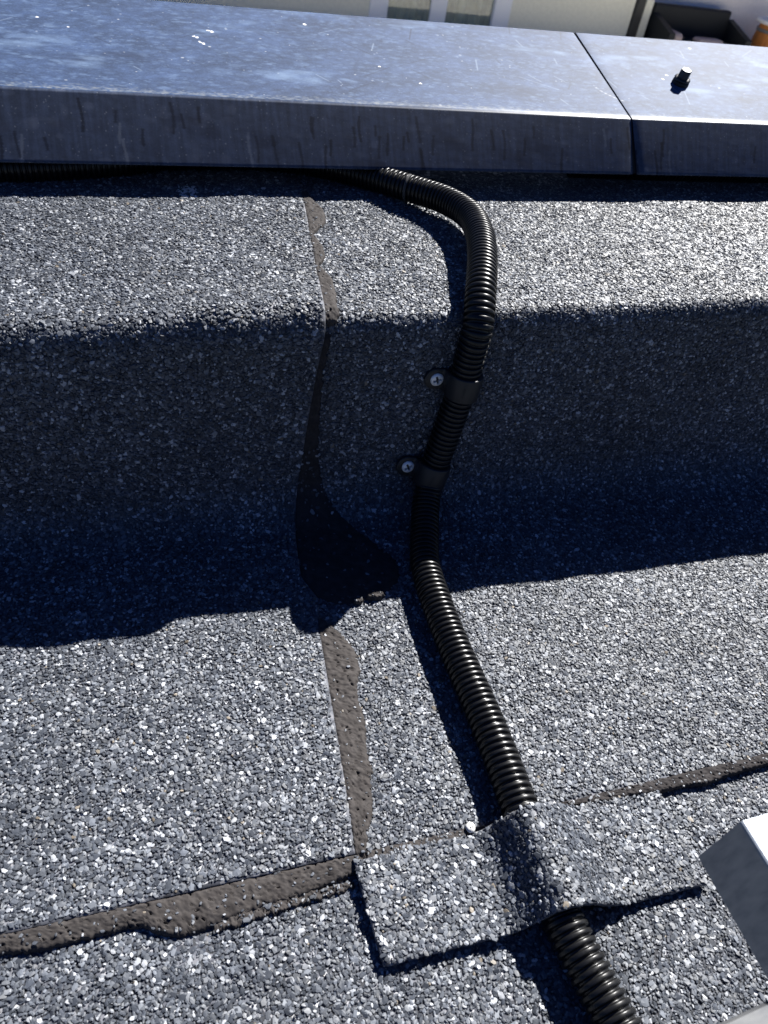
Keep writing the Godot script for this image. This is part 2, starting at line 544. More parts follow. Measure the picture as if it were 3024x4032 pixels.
# chips laid on a surface: where(u, v) gives [position, normal] or null; the grid runs over (u, v) in metres
func strew(parent: Node3D, u0: float, u1: float, v0: float, v1: float, cell: float, where: Callable, big := 1.0, cover := 1.0) -> void:
	var bufs := []
	for k in chip_meshes.size():
		bufs.append(PackedFloat32Array())
	var nu := int((u1 - u0) / cell)
	var nv := int((v1 - v0) / cell)
	for i in nu:
		for j in nv:
			if cover < 1.0 and rng.randf() > cover:
				continue
			var got = where.call(u0 + (i + rng.randf()) * cell, v0 + (j + rng.randf()) * cell)
			if got == null:
				continue
			var p: Vector3 = got[0]
			var n: Vector3 = got[1]
			var t := Vector3.RIGHT
			var b := n.cross(t)
			var nn := (n + t * rng.randfn(0.0, 0.19) + b * rng.randfn(0.0, 0.19)).normalized()
			var a := rng.randf() * TAU
			var uu := t * cos(a) + b * sin(a)
			uu = (uu - nn * uu.dot(nn)).normalized()
			var ww := uu.cross(nn)
			var l := clampf(0.0031 * exp(rng.randfn(0.0, 0.36)), 0.0013, 0.0068) * big
			var w := l * rng.randf_range(0.8, 1.2)
			var h := 0.0009 * big * rng.randf_range(0.7, 1.3)
			var o := p + n * (0.0002 + rng.randf() * 0.0007)
			var c := chip_color()
			var worn := 1.0 + 0.22 * noise.get_noise_2d(p.x * 7.0 + 20.0, p.z * 7.0 + p.y * 5.0) + 0.12 * noise.get_noise_2d(p.x * 28.0, p.z * 28.0 + 9.0)
			c = Color(c.r * worn, c.g * worn, c.b * worn)
			if p.y > 0.15 and Vector2(p.x - 0.049, (p.z + 0.774) * 0.5).length() < 0.007 + 0.004 * rng.randf() and rng.randf() < 0.6:
				c = Color(0.55, 0.56, 0.58)   # a pale deposit
			var x := uu * l
			var y := nn * h
			var z := ww * w
			bufs[rng.randi() % bufs.size()].append_array(PackedFloat32Array([x.x, y.x, z.x, o.x, x.y, y.y, z.y, o.y, x.z, y.z, z.z, o.z, c.r, c.g, c.b, 1.0]))
	for k in bufs.size():
		var buf: PackedFloat32Array = bufs[k]
		if buf.is_empty():
			continue
		var mm := MultiMesh.new()
		mm.transform_format = MultiMesh.TRANSFORM_3D
		mm.use_colors = true
		mm.mesh = chip_meshes[k]
		mm.instance_count = buf.size() / 16
		mm.buffer = buf
		var o := MultiMeshInstance3D.new()
		o.multimesh = mm
		o.material_override = M.chip
		o.name = "slate_granules" if k == 0 else "slate_granules_%03d" % k
		o.set_meta("kind", "stuff")
		parent.add_child(o, true)

# a felt sheet as a slab: top(i, j) on a grid, its edge falling by thick along the normal
func slab(nu: int, nv: int, top: Callable, thick: float) -> ArrayMesh:
	return done(grid(nu + 2, nv + 2, func(i: int, j: int):
		var ii := clampi(i - 1, 0, nu)
		var jj := clampi(j - 1, 0, nv)
		var r: Array = top.call(ii, jj)
		return r[0] - r[1] * (thick if (i != ii + 1 or j != jj + 1) else 0.0)))

func felt_sheets() -> void:
	make_chips()
	crest = s_of(-0.535, 0.2)
	var s_end := s_of(-0.93, 0.2)
	var s_lap := 0.9 - FRONT_LAP
	# right sheet, under the left one's lap
	var right := thing("felt_sheet", "grey mineral felt sheet under the conduit, right of the upright seam", "roofing felt", Vector3.ZERO, "mineral felt sheets of the roof")
	obj("sheet", slab(120, 240, func(i: int, j: int):
		var s := lerpf(s_lap, s_end, j / 240.0)
		var x0 := seam(s) - 0.04
		return [felt(lerpf(x0, 1.7, pow(i / 120.0, 1.4)), s), felt_n(s)], 0.0045), M.felt, right)
	strew(right, 0.10, 0.95, s_lap, s_of(-0.83, 0.2), 0.00195, func(x: float, s: float):
		if x < seam(s) - 0.002 or s < 0.9 + (0.1828 if x > 0.232 else 0.1792):
			return null
		return [felt(x, s), felt_n(s)])
	# left sheet
	var left := thing("felt_sheet", "grey mineral felt sheet left of the upright seam, lapped over its neighbour", "roofing felt", Vector3.ZERO, "mineral felt sheets of the roof")
	obj("sheet", slab(120, 240, func(i: int, j: int):
		var s := lerpf(s_lap, s_end, j / 240.0)
		var x := lerpf(seam(s), -1.5, pow(i / 120.0, 1.4))
		return [felt(x, s, lap_lift(x, s)), felt_n(s)], 0.005), M.felt, left)
	strew(left, -0.34, 0.19, s_lap, s_of(-0.83, 0.2), 0.00195, func(x: float, s: float):
		if x > seam(s) - 0.0018 or s < 0.9 + 0.1797:
			return null
		return [felt(x, s, lap_lift(x, s)), felt_n(s)])
	# front sheet, one felt thickness lower
	var front := thing("felt_sheet", "grey mineral felt sheet at the bottom of the photo, under the level seam", "roofing felt", Vector3.ZERO, "mineral felt sheets of the roof")
	obj("sheet", slab(100, 60, func(i: int, j: int):
		var s := lerpf(0.0, s_lap + 0.05, j / 60.0)
		return [felt(lerpf(-1.5, 1.7, i / 100.0), s, -0.0046), Vector3.UP], 0.005), M.felt, front)
	strew(front, -0.34, 0.62, 0.9 - 0.13, s_lap + 0.006, 0.00195, func(x: float, s: float):
		if x > 0.10 and x < 0.325 and s > 0.9 + 0.112:
			return null
		return [felt(x, s, -0.0046), Vector3.UP])
	# patch over the conduit
	var patch := thing("felt_patch", "small square felt patch draped over the conduit below the level seam", "felt patch")
	var pz := func(x: float, t: float): return lerpf(lerpf(-0.1104, -0.1060, (x - 0.098) / 0.232), lerpf(-0.1735, -0.1755, (x - 0.098) / 0.232), t)
	var px := func(u: float, t: float): return lerpf(lerpf(0.0980, 0.0945, t), lerpf(0.3285, 0.3305, t), u)
	obj("sheet", slab(150, 30, func(i: int, j: int):
		var x: float = px.call(i / 150.0, j / 30.0)
		var z: float = pz.call(x, j / 30.0) + 0.0007 * noise.get_noise_2d(x * 120.0, j * 0.1)
		return [Vector3(x, patch_y(x, z), z), Vector3.UP], 0.0042), M.felt, patch)
	strew(patch, 0.0945, 0.3305, -0.1755, -0.106, 0.00195, func(x: float, z: float):
		var d := patch_y(x + 0.001, z) - patch_y(x - 0.001, z)
		var t: float = (z - pz.call(x, 0.0)) / (pz.call(x, 1.0) - pz.call(x, 0.0))
		if t < 0.0 or t > 1.0 or x < px.call(0.0, t) or x > px.call(1.0, t):
			return null
		return [Vector3(x, patch_y(x, z), z), Vector3(-d / 0.002, 1, 0).normalized()], 1.08)
	bleeds(left, right)

# bitumen that oozed from a lap: a crust between two edges given in (x, s)
func ooze(parent: Node3D, n: int, m: int, edges: Callable, height: float, rough: float, pits: float, granules: float, level: float, label := "", drop := 0.0) -> void:
	var f := FastNoiseLite.new()
	f.seed = 77
	f.frequency = 1.0
	var at := func(i: int, j: int):
		var e: Array = edges.call(float(i) / n)   # [x, s] of both edges
		var v := float(j) / m
		var x := lerpf(e[0], e[2], v)
		var s := lerpf(e[1], e[3], v)
		var round_ := pow(maxf(0.0, 1.0 - pow(absf(2.0 * v - 1.0), 7.0)), 0.5)
		var tip := minf(1.0, minf(i, n - i) / 4.0)
		var h := height * round_ * tip
		h += rough * f.get_noise_2d(x * 160.0, s * 160.0) * round_ + rough * 0.6 * f.get_noise_2d(x * 420.0, s * 420.0) * round_
		var pit := f.get_noise_2d(x * 330.0 + 40.0, s * 330.0)
		h -= pits * smoothstep(0.40, 0.52, pit) * round_
		return felt(x, s, level - drop * pow(1.0 - v, 1.5) + maxf(h, -0.001))
	var o := obj("bitumen_bleed", done(grid(n, m, at)), M.bitumen_dark if label.begins_with("dark") else M.bitumen, parent)
	if label != "":
		o.set_meta("label", label)
	if granules > 0.0:
		var hold := Node3D.new()
		hold.name = "stuck_granules"
		var buf := PackedFloat32Array()
		var v_limit := int(n * 0.62)
		for k in int(granules):
			var i := rng.randi_range(2, n - 2)
			var j := rng.randi_range(1, m - 1)
			var p: Vector3 = at.call(i, j)
			var a := rng.randf() * TAU
			var l := (0.0032 if granules > 250.0 else 0.0022) * exp(rng.randfn(0.0, 0.35))
			var nn := felt_n(edges.call(float(i) / n)[1])
			var uu := (Vector3.RIGHT * cos(a) + nn.cross(Vector3.RIGHT) * sin(a)).normalized()
			var ww := uu.cross(nn)
			var c := chip_color()
			if granules > 250.0 and granules < 300.0:
				if k % 3 == 0 or v_limit < i:
					continue
				c = Color(c.r, c.g, c.b).lerp(Color(0.05, 0.05, 0.055), 0.25)
			buf.append_array(PackedFloat32Array([uu.x * l, nn.x * 0.0008, ww.x * l, p.x, uu.y * l, nn.y * 0.0008, ww.y * l, p.y, uu.z * l, nn.z * 0.0008, ww.z * l, p.z, c.r, c.g, c.b, 1.0]))
		hold.free()
		var mm := MultiMesh.new()
		mm.transform_format = MultiMesh.TRANSFORM_3D
		mm.use_colors = true
		mm.mesh = chip_meshes[1]
		mm.instance_count = buf.size() / 16
		mm.buffer = buf
		var g := MultiMeshInstance3D.new()
		g.multimesh = mm
		g.material_override = M.chip
		g.name = "stuck_granules"
		g.set_meta("kind", "stuff")
		o.add_child(g, true)

func bleeds(left: Node3D, right: Node3D) -> void:
	# right edges of the bleed along the upright seam, bottom to top
	var jag := func(s: float, amp: float): return amp * noise.get_noise_2d(s * 260.0, 1.0) + amp * 0.6 * noise.get_noise_2d(s * 700.0, 9.0)
	var fl_s := PackedFloat32Array()
	var fl_x := PackedFloat32Array()
	for a in [[-0.1745, 0.103], [-0.19, 0.1085], [-0.2019, 0.1153], [-0.2245, 0.1203], [-0.234, 0.1235], [-0.2426, 0.1225], [-0.2560, 0.1245], [-0.2723, 0.1283], [-0.287, 0.127], [-0.3014, 0.1282], [-0.3174, 0.1354], [-0.331, 0.1363], [-0.342, 0.134], [-0.3562, 0.1276], [-0.3703, 0.1167], [-0.376, 0.1135]]:
		fl_s.append(0.9 - a[0]); fl_x.append(a[1])
	ooze(left, 230, 24, func(t: float):
		var s := lerpf(0.9 + 0.1745, 0.9 + 0.376, t)
		return [seam(s) - 0.0016, s, curve_at(fl_s, fl_x, s) + jag.call(s, 0.0016), s], 0.0040, 0.0010, 0.0050, 46, 0.0003, "long grey bitumen strip along the sunlit part of the upright seam")
	var bl_s := PackedFloat32Array()
	var bl_x := PackedFloat32Array()
	for a in [[-0.3846, 0.0, 0.1425], [-0.387, 0.0, 0.164], [-0.3935, 0.0, 0.1805], [-0.4065, 0.0, 0.1950], [-0.4203, 0.0, 0.1990], [-0.4335, 0.0, 0.1965], [-0.4465, 0.0, 0.188], [-0.470, 0.003, 0.172], [-0.488, 0.011, 0.157], [-0.501, 0.027, 0.1445], [-0.512, 0.06, 0.1372], [-0.516, 0.095, 0.1358], [-0.519, 0.13, 0.1358], [-0.521, 0.155, 0.1365], [-0.522, 0.182, 0.1410]]:
		bl_s.append(s_of(a[0], a[1])); bl_x.append(a[2])
	var bz := s_of(-0.524, 0.19)
	ooze(left, 220, 40, func(t: float):
		var s := lerpf(0.9 + 0.3846, bz, t)
		var x0 := seam(s) - 0.0016
		if s < 0.9 + 0.40:
			x0 = lerpf(0.1405, x0, pow((s - 1.2846) / 0.0154, 0.6))
		return [x0, s, curve_at(bl_s, bl_x, s) + jag.call(s, 0.0020), s], 0.0030, 0.0005, 0.0, 260, 0.0001, "dark rounded bitumen blob at the foot of the upright seam")
	for q in [[0.1455, 0.1560, -0.3862, 0.0052], [0.1570, 0.1760, -0.3880, 0.0066]]:
		ooze(left, 26, 14, func(t: float):
			var s: float = 0.9 - (q[2] + 0.0042 * sin(PI * t) * (0.8 + 0.3 * noise.get_noise_1d(t * 5.0)))
			var x := lerpf(q[0], q[1], t)
			return [x, s, x, s + 0.0085 * sin(PI * clampf(t, 0.06, 0.94))], q[3], 0.0006, 0.002, 4, 0.0)
	var tp_s := PackedFloat32Array()
	var tp_x := PackedFloat32Array()
	for a in [[-0.526, 0.192, 0.1425], [-0.533, 0.198, 0.1470], [-0.5436, 0.2, 0.1472], [-0.559, 0.2, 0.1505], [-0.5833, 0.2, 0.1530], [-0.6, 0.2, 0.1505], [-0.6134, 0.2, 0.1462], [-0.622, 0.2, 0.1520], [-0.6361, 0.2, 0.1574], [-0.6551, 0.2, 0.1583], [-0.6766, 0.2, 0.1535], [-0.69, 0.2, 0.162], [-0.7046, 0.2, 0.1730], [-0.7226, 0.2, 0.1758], [-0.7394, 0.2, 0.1755], [-0.75, 0.2, 0.171], [-0.78, 0.2, 0.1685]]:
		tp_s.append(s_of(a[0], a[1])); tp_x.append(a[2])
	ooze(left, 260, 20, func(t: float):
		var s := lerpf(tp_s[0], tp_s[tp_s.size() - 1], t)
		return [seam(s) - 0.0016, s, curve_at(tp_s, tp_x, s) + 0.0025 + jag.call(s, 0.0013), s], 0.0042, 0.0007, 0.004, 45, 0.0002, "brown bitumen strip along the seam on top of the upstand")
	# level seam, left of the patch
	var lx := PackedFloat32Array([-0.34, -0.2, -0.1179, -0.098, -0.0804, -0.065, -0.046, -0.0387, -0.0335, -0.0297, -0.0225, -0.0151, -0.005, 0.0042, 0.0187, 0.0389, 0.0569, 0.0724, 0.0884, 0.0945])
	var lz := PackedFloat32Array([-0.170, -0.166, -0.1685, -0.1656, -0.1660, -0.1662, -0.1665, -0.1655, -0.1610, -0.1588, -0.1560, -0.1549, -0.1552, -0.1565, -0.1586, -0.1600, -0.1612, -0.1633, -0.1656, -0.168])
	ooze(left, 400, 26, func(t: float):
		var x := lerpf(-0.34, 0.103, t)
		var up := -0.1800 + 0.0012 * noise.get_noise_2d(x * 120.0, 33.0) + 0.002 * t
		return [x, 0.9 - curve_at(lx, lz, x) + 0.0013 * noise.get_noise_2d(x * 330.0, 21.0) + 0.0008 * noise.get_noise_2d(x * 900.0, 25.0), x, 0.9 - up], 0.0036, 0.0009, 0.0036, 170, 0.0002, "wide grey bitumen band along the level seam left of the patch", 0.0040)
	# a thin rough second run below it
	ooze(left, 160, 12, func(t: float):
		var x := lerpf(0.0, 0.093, t)
		return [x, 0.9 + 0.1520 + 0.007 * t + 0.0022 * noise.get_noise_2d(x * 150.0, 51.0), x, 0.9 + 0.1635 + 0.001 * noise.get_noise_2d(x * 200.0, 61.0)], 0.0030, 0.0014, 0.003, 90, -0.0042)
	# level seam, between the upright seam and the conduit, thin and half covered with chips
	ooze(right, 130, 10, func(t: float):
		var x := lerpf(0.1025, 0.178, t)
		return [x, 0.9 + 0.1722 + 0.0013 * noise.get_noise_2d(x * 200.0, 71.0), x, 0.9 + 0.1790 + 0.0012 * noise.get_noise_2d(x * 160.0, 81.0)], 0.0030, 0.0007, 0.002, 70, -0.0012)
	# level seam, right of the conduit: dark, spongy
	var ux := PackedFloat32Array([0.232, 0.26, 0.2874, 0.315, 0.34, 0.357, 0.372, 0.39, 0.4403, 0.62])
	var uz := PackedFloat32Array([-0.1780, -0.1767, -0.1748, -0.1735, -0.1720, -0.1722, -0.1698, -0.1725, -0.1742, -0.174])
	ooze(right, 420, 18, func(t: float):
		var x := lerpf(0.234, 0.62, t)
		return [x, 0.9 - curve_at(ux, uz, x) + 0.0010 * noise.get_noise_2d(x * 240.0, 91.0), x, 0.9 + 0.1812 + 0.0016 * smoothstep(0.25, 0.4, x) + 0.0009 * noise.get_noise_2d(x * 260.0, 95.0)], 0.0044, 0.0013, 0.0046, 150, -0.0018, "dark spongy bitumen run along the level seam right of the conduit")

# ------------------------------------------------------------------ coping
func coping_texture() -> ImageTexture:
	# weathering: a dark coat, top bluer for reflected sky, with pale mottling, rain streaks and droppings; u runs along 1.2 m, v over 0.32 m from the lower edge
	var w := 2048
	var h := 560
	var img := Image.create(w, h, false, Image.FORMAT_RGB8)
	var f := FastNoiseLite.new()
	f.seed = 3
	f.frequency = 1.0
	f.fractal_octaves = 4
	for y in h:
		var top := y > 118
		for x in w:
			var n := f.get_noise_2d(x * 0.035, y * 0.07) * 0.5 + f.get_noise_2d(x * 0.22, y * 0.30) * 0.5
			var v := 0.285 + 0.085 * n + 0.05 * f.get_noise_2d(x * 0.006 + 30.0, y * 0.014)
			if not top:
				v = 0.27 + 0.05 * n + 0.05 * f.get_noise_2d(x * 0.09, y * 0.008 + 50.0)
			img.set_pixel(x, y, Color(v * 0.80, v * 1.02, v * 1.42) if top else Color(v * 0.86, v * 0.98, v * 1.24))  # blue-grey coat; on the top face reflected sky is put into the colour
	var blot := func(cx: float, cy: float, rx: float, ry: float, c: Color, a: float):
		for yy in range(maxi(0, int(cy - ry)), mini(h, int(cy + ry) + 1)):
			for xx in range(int(cx - rx), int(cx + rx) + 1):
				var d := Vector2((xx - cx) / maxf(rx, 0.6), (yy - cy) / maxf(ry, 0.6)).length()
				if d < 1.0:
					var q := posmod(xx, w)
					img.set_pixel(q, yy, img.get_pixel(q, yy).lerp(c, a * minf(1.0, (1.0 - d) * 2.2)))
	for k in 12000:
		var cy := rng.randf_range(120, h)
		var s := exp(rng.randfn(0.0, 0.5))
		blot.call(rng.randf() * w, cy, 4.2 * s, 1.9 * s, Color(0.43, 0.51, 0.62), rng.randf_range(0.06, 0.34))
	for k in 420:
		var s := exp(rng.randfn(-0.3, 0.4))
		blot.call(rng.randf() * w, rng.randf_range(120, h), 2.2 * s, 1.5 * s, Color(0.72, 0.72, 0.72), rng.randf_range(0.3, 0.8))
	for k in 1200:
		blot.call(rng.randf() * w, rng.randf_range(0, 118), rng.randf_range(0.8, 1.8), rng.randf_range(0.8, 1.8), Color(0.55, 0.55, 0.56), rng.randf_range(0.1, 0.7))
	for k in 260:
		blot.call(rng.randf() * w, rng.randf_range(0, 118), rng.randf_range(5, 16), rng.randf_range(4, 12), Color(0.40, 0.42, 0.48) if k % 3 else Color(0.18, 0.19, 0.24), rng.randf_range(0.08, 0.3))
	# streaks and runs down the front
	for k in 64:
		var cx := rng.randf() * w
		var len := rng.randf_range(18, 62)
		var cy := rng.randf_range(40, 104)
		var dark := rng.randf() < 0.8
		for q in int(len):
			blot.call(cx + 2.0 * sin(q * 0.08 + k), cy - q, rng.randf_range(1.8, 5.0), 1.2, Color(0.10, 0.115, 0.16) if dark else Color(0.42, 0.44, 0.48), 0.4)
	# pale dust along the arris
	for k in 2600:
		blot.call(rng.randf() * w, 120.0 + absf(rng.randfn(0.0, 7.0)), rng.randf_range(2, 7), rng.randf_range(1, 2.5), Color(0.52, 0.53, 0.54), rng.randf_range(0.1, 0.4))
	for k in 900:
		blot.call(rng.randf() * w, rng.randf_range(0, 9), rng.randf_range(2, 6), rng.randf_range(1, 2.2), Color(0.36, 0.36, 0.38), rng.randf_range(0.1, 0.35))
	# dried puddles, wipe marks and dark smears
	for k in 34:
		var cx := rng.randf() * w
		var cy := rng.randf_range(190, 520)
		for q in 9:
			blot.call(cx + rng.randfn(0.0, 34.0), cy + rng.randfn(0.0, 12.0), rng.randf_range(14, 46), rng.randf_range(5, 14), Color(0.50, 0.58, 0.68) if k % 3 else Color(0.17, 0.21, 0.30), rng.randf_range(0.08, 0.26))
	for k in 60:
		var cx := rng.randf() * w
		var cy := rng.randf_range(150, 500)
		var dx := rng.randf_range(-1.6, 1.6)
		var dark := k % 2 == 0
		for q in rng.randi_range(14, 60):
			blot.call(cx + dx * q, cy + q * 0.8, 2.2, 1.6, Color(0.15, 0.18, 0.25) if dark else Color(0.55, 0.60, 0.66), 0.22)
	for k in 12:
		var cx := rng.randf() * w
		var cy := rng.randf_range(15, 90)
		for q in 12:
			blot.call(cx + q * 7.0 + rng.randfn(0.0, 7.0), cy - q * 2.5 + rng.randfn(0.0, 8.0), rng.randf_range(8, 22), rng.randf_range(6, 16), Color(0.13, 0.15, 0.21), rng.randf_range(0.06, 0.2))
	# droppings and a scuff by the joint: along in metres from the frame's origin, up the top face in metres
	for d in [[-0.157, 0.130, 5.0], [-0.160, 0.132, 3.5], [-0.1735, 0.116, 3.5], [-0.171, 0.107, 3.5], [-0.168, 0.104, 4.0], [-0.176, 0.118, 3.0], [-0.30, 0.12, 2.5], [-0.33, 0.135, 3.0], [-0.05, 0.16, 4.0], [0.02, 0.08, 3.0], [0.06, 0.05, 3.0], [0.39, 0.09, 4.0], [0.40, 0.10, 3.5], [0.47, 0.17, 4.0]]:
		var cx: float = (d[0] + 0.6) / 1.2 * w
		var cy: float = (0.0645 + d[1] - 0.0) / 0.32 * h
		for q in 4:
			blot.call(cx + rng.randf_range(-2, 2), cy + rng.randf_range(-2, 2), d[2] * rng.randf_range(0.5, 1.0), d[2] * 0.6, Color(0.93, 0.91, 0.88), 0.95)
	for q in 26:
		var t := q / 25.0
		var cx := (lerpf(0.283, 0.311, t) + 0.6) / 1.2 * w
		var cy := (0.0645 + lerpf(0.066, 0.036, pow(t, 0.6))) / 0.32 * h
		blot.call(cx, cy, 3.5, 2.0, Color(0.72, 0.72, 0.72), 0.4 + 0.3 * sin(q * 1.7))
	img.generate_mipmaps()
	return ImageTexture.create_from_image(img)

func coping() -> void:
	var m := std(Color(1, 1, 1), 0.66)
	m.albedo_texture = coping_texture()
	m.metallic_specular = 0.27
	# the coat is rubbed smooth along the arris
	var ri := Image.create(8, 560, false, Image.FORMAT_RGB8)
	for y in 560:
		var q := 0.66 - 0.30 * exp(-pow((y - 117.0) / 7.0, 2.0))
		ri.fill_rect(Rect2i(0, y, 8, 1), Color(q, q, q))
	m.roughness = 1.0
	m.roughness_texture = ImageTexture.create_from_image(ri)
	var f := noise_tex(FastNoiseLite.TYPE_SIMPLEX, 0.05, [], 512, 3, 1.2)
	m.normal_enabled = true
	m.normal_texture = f
	m.normal_scale = 0.03
	m.uv1_scale = Vector3(1, 1, 1)
	M.coping = m
	# outer profile (y, z) from the hidden hem out, over the arris, to the far drop
	var key := [[Vector2(0.006, -0.016), 0.0], [Vector2(0.0, -0.001), 0.0022], [Vector2(0.0503, -0.0405), 0.0035], [Vector2(0.0965, -0.2250), 0.004], [Vector2(0.055, -0.254), 0.003], [Vector2(0.05, -0.242), 0.0]]
	var prof: Array[Vector2] = []
	for k in key.size():
		var p: Vector2 = key[k][0]
		var r: float = key[k][1]
		if r == 0.0:
			prof.append(p)
			continue
		var d0: Vector2 = (key[k - 1][0] - p).normalized()
		var d1: Vector2 = (key[k + 1][0] - p).normalized()
		var half := absf(d0.angle_to(d1)) / 2.0
		var cut := minf(r / tan(half), 0.006)
		for i in 9:
			var t := i / 8.0
			prof.append((p + d0 * cut).lerp(p, t).lerp(p.lerp(p + d1 * cut, t), t))
	var where := Transform3D(Basis(Vector3.BACK, atan(0.015)), Vector3(0.25, 0.225, -0.773))
	var specs := [
		["long dark metal coping piece left of the joint, specked with bird droppings", -1.85, 0.3045],
		["dark metal coping piece right of the joint, with a black bolt", 0.3062, 1.6]]
	for k in 2:
		var o := thing("metal_coping", specs[k][0], "coping", where.origin, "metal coping pieces on the upstand")
		o.transform = where
		var x0: float = specs[k][1]
		var x1: float = specs[k][2]
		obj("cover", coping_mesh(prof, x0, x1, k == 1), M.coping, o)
		if k == 1:
			coping_bolt(o)
		else:
			var strip: Array[Vector2] = []
			for q in range(8, prof.size() - 6):
				var d := (prof[mini(q + 1, prof.size() - 1)] - prof[maxi(q - 1, 0)]).normalized()
				strip.append(prof[q] + Vector2(d.y, -d.x) * 0.0022)
			obj("joint_backing", coping_mesh(strip, 0.275, 0.335, false), M.rubber, o)  # added black backing that keeps light out of the joint gap

func coping_mesh(prof: Array[Vector2], x0: float, x1: float, slanted: bool) -> ArrayMesh:
	var n := prof.size()
	var inner: Array[Vector2] = []
	var arc := PackedFloat32Array([0.0])
	for i in n:
		var t := (prof[mini(i + 1, n - 1)] - prof[maxi(i - 1, 0)]).normalized()
		inner.append(prof[i] + Vector2(t.y, -t.x) * 0.0013)   # (y, z): to the inside
		if i > 0:
			arc.append(arc[i - 1] + prof[i].distance_to(prof[i - 1]))
	var off := arc[1]
	var xs := [0.0, 0.002, 0.01, 0.05, 0.2, 0.4, 0.5, 0.6, 0.7, 0.8, 0.9, 0.95, 0.99, 0.998, 1.0]
	var end := func(p: Vector2, t: float) -> float:
		var a := x0
		if slanted:
			a += 0.0045 * clampf(1.0 - p.x / 0.0503, 0.0, 1.0) + 0.0012 * clampf((p.x - 0.0503) / 0.04, 0.0, 1.0)
		return lerpf(a, x1, t)
	var st := grid(xs.size() - 1, n - 1, func(i: int, j: int): 
		var dip := 0.0004 if (i == 0 or i == xs.size() - 1) else 0.0
		var p: Vector2 = prof[j].lerp(inner[j], dip / 0.0013)
		return taper(Vector3(end.call(prof[j], xs[i]), p.x, p.y)), false, true, func(i: int, j: int): return Vector2((end.call(prof[j], xs[i]) + 0.6) / 1.2, (arc[j] - off) / 0.32))
	st.generate_normals()
	st.generate_tangents()
	var mesh := st.commit()
	var st2 := grid(xs.size() - 1, n - 1, func(i: int, j: int):
		return taper(Vector3(end.call(prof[j], xs[i]), inner[j].x, inner[j].y)), false, true, func(i: int, j: int): return Vector2(xs[i] * 0.5, 0.02))
	st2.generate_normals()
	st2.generate_tangents()
	mesh = st2.commit(mesh)
	var st3 := SurfaceTool.new()
	st3.begin(Mesh.PRIMITIVE_TRIANGLES)
	st3.set_smooth_group(-1)
	for e in [0.0, 1.0]:
		for j in n - 1:
			var a := Vector3(end.call(prof[j], e), prof[j].x, prof[j].y)
			var b := Vector3(end.call(prof[j + 1], e), prof[j + 1].x, prof[j + 1].y)
			var c := Vector3(end.call(prof[j + 1], e), inner[j + 1].x, inner[j + 1].y)
			var d := Vector3(end.call(prof[j], e), inner[j].x, inner[j].y)
			for q in [[a, b, c], [a, c, d]]:
				for v in q:
					st3.set_uv(Vector2(0.5, 0.02))
					st3.add_vertex(taper(v))
	st3.generate_normals()
	st3.generate_tangents()
	return st3.commit(mesh)

# the long piece's arris drifts back a little towards its left end
func taper(v: Vector3) -> Vector3:
	var k := clampf(0.3045 - v.x, 0.0, 0.9)
	var w := clampf(v.z / -0.0405, 0.0, 1.0) if v.z > -0.0405 else clampf((v.z + 0.225) / 0.1845, 0.0, 1.0)
	return Vector3(v.x, v.y + 0.0027 * k * w, v.z - 0.0105 * k * w)

func coping_bolt(parent: Node3D) -> void:
	var up := Vector3(0, 0.970, 0.2425)
	var fr := Basis(Vector3.RIGHT, up, Vector3.RIGHT.cross(up))
	var at := Transform3D(fr, Vector3(0.4117, 0.0700, -0.1204))
	var w := obj("bolt", lathe([Vector2(0.0, 0.0055), Vector2(0.0062, 0.0055), Vector2(0.0098, 0.0048), Vector2(0.0104, 0.0062), Vector2(0.0096, 0.0074), Vector2(0.0055, 0.0078)], at), M.screw_black, parent)
	obj("rubber_washer", lathe([Vector2(0.0095, -0.001), Vector2(0.0107, 0.0008), Vector2(0.0104, 0.0036), Vector2(0.0085, 0.0052), Vector2(0.002, 0.0054)], at), M.rubber, w)
	var st := SurfaceTool.new()
	st.begin(Mesh.PRIMITIVE_TRIANGLES)
	st.set_smooth_group(-1)
	var ring := [[0.0074, 0.0072], [0.0070, 0.0160], [0.0060, 0.0170], [0.0, 0.0173]]
	for i in 6:
		for j in ring.size() - 1:
			var a0 := TAU * i / 6.0 + 0.3
			var a1 := TAU * (i + 1) / 6.0 + 0.3
			var p := [Vector3(cos(a0) * ring[j][0], ring[j][1], sin(a0) * ring[j][0]), Vector3(cos(a1) * ring[j][0], ring[j][1], sin(a1) * ring[j][0]), Vector3(cos(a1) * ring[j + 1][0], ring[j + 1][1], sin(a1) * ring[j + 1][0]), Vector3(cos(a0) * ring[j + 1][0], ring[j + 1][1], sin(a0) * ring[j + 1][0])]
			var am := (a0 + a1) / 2.0
			quad(st, at * p[0], at * p[1], at * p[2], at * p[3], at.basis * Vector3(cos(am), 0.6 if j > 0 else 0.0, sin(am)))
	obj("hex_head", done(st), M.screw_black, w)

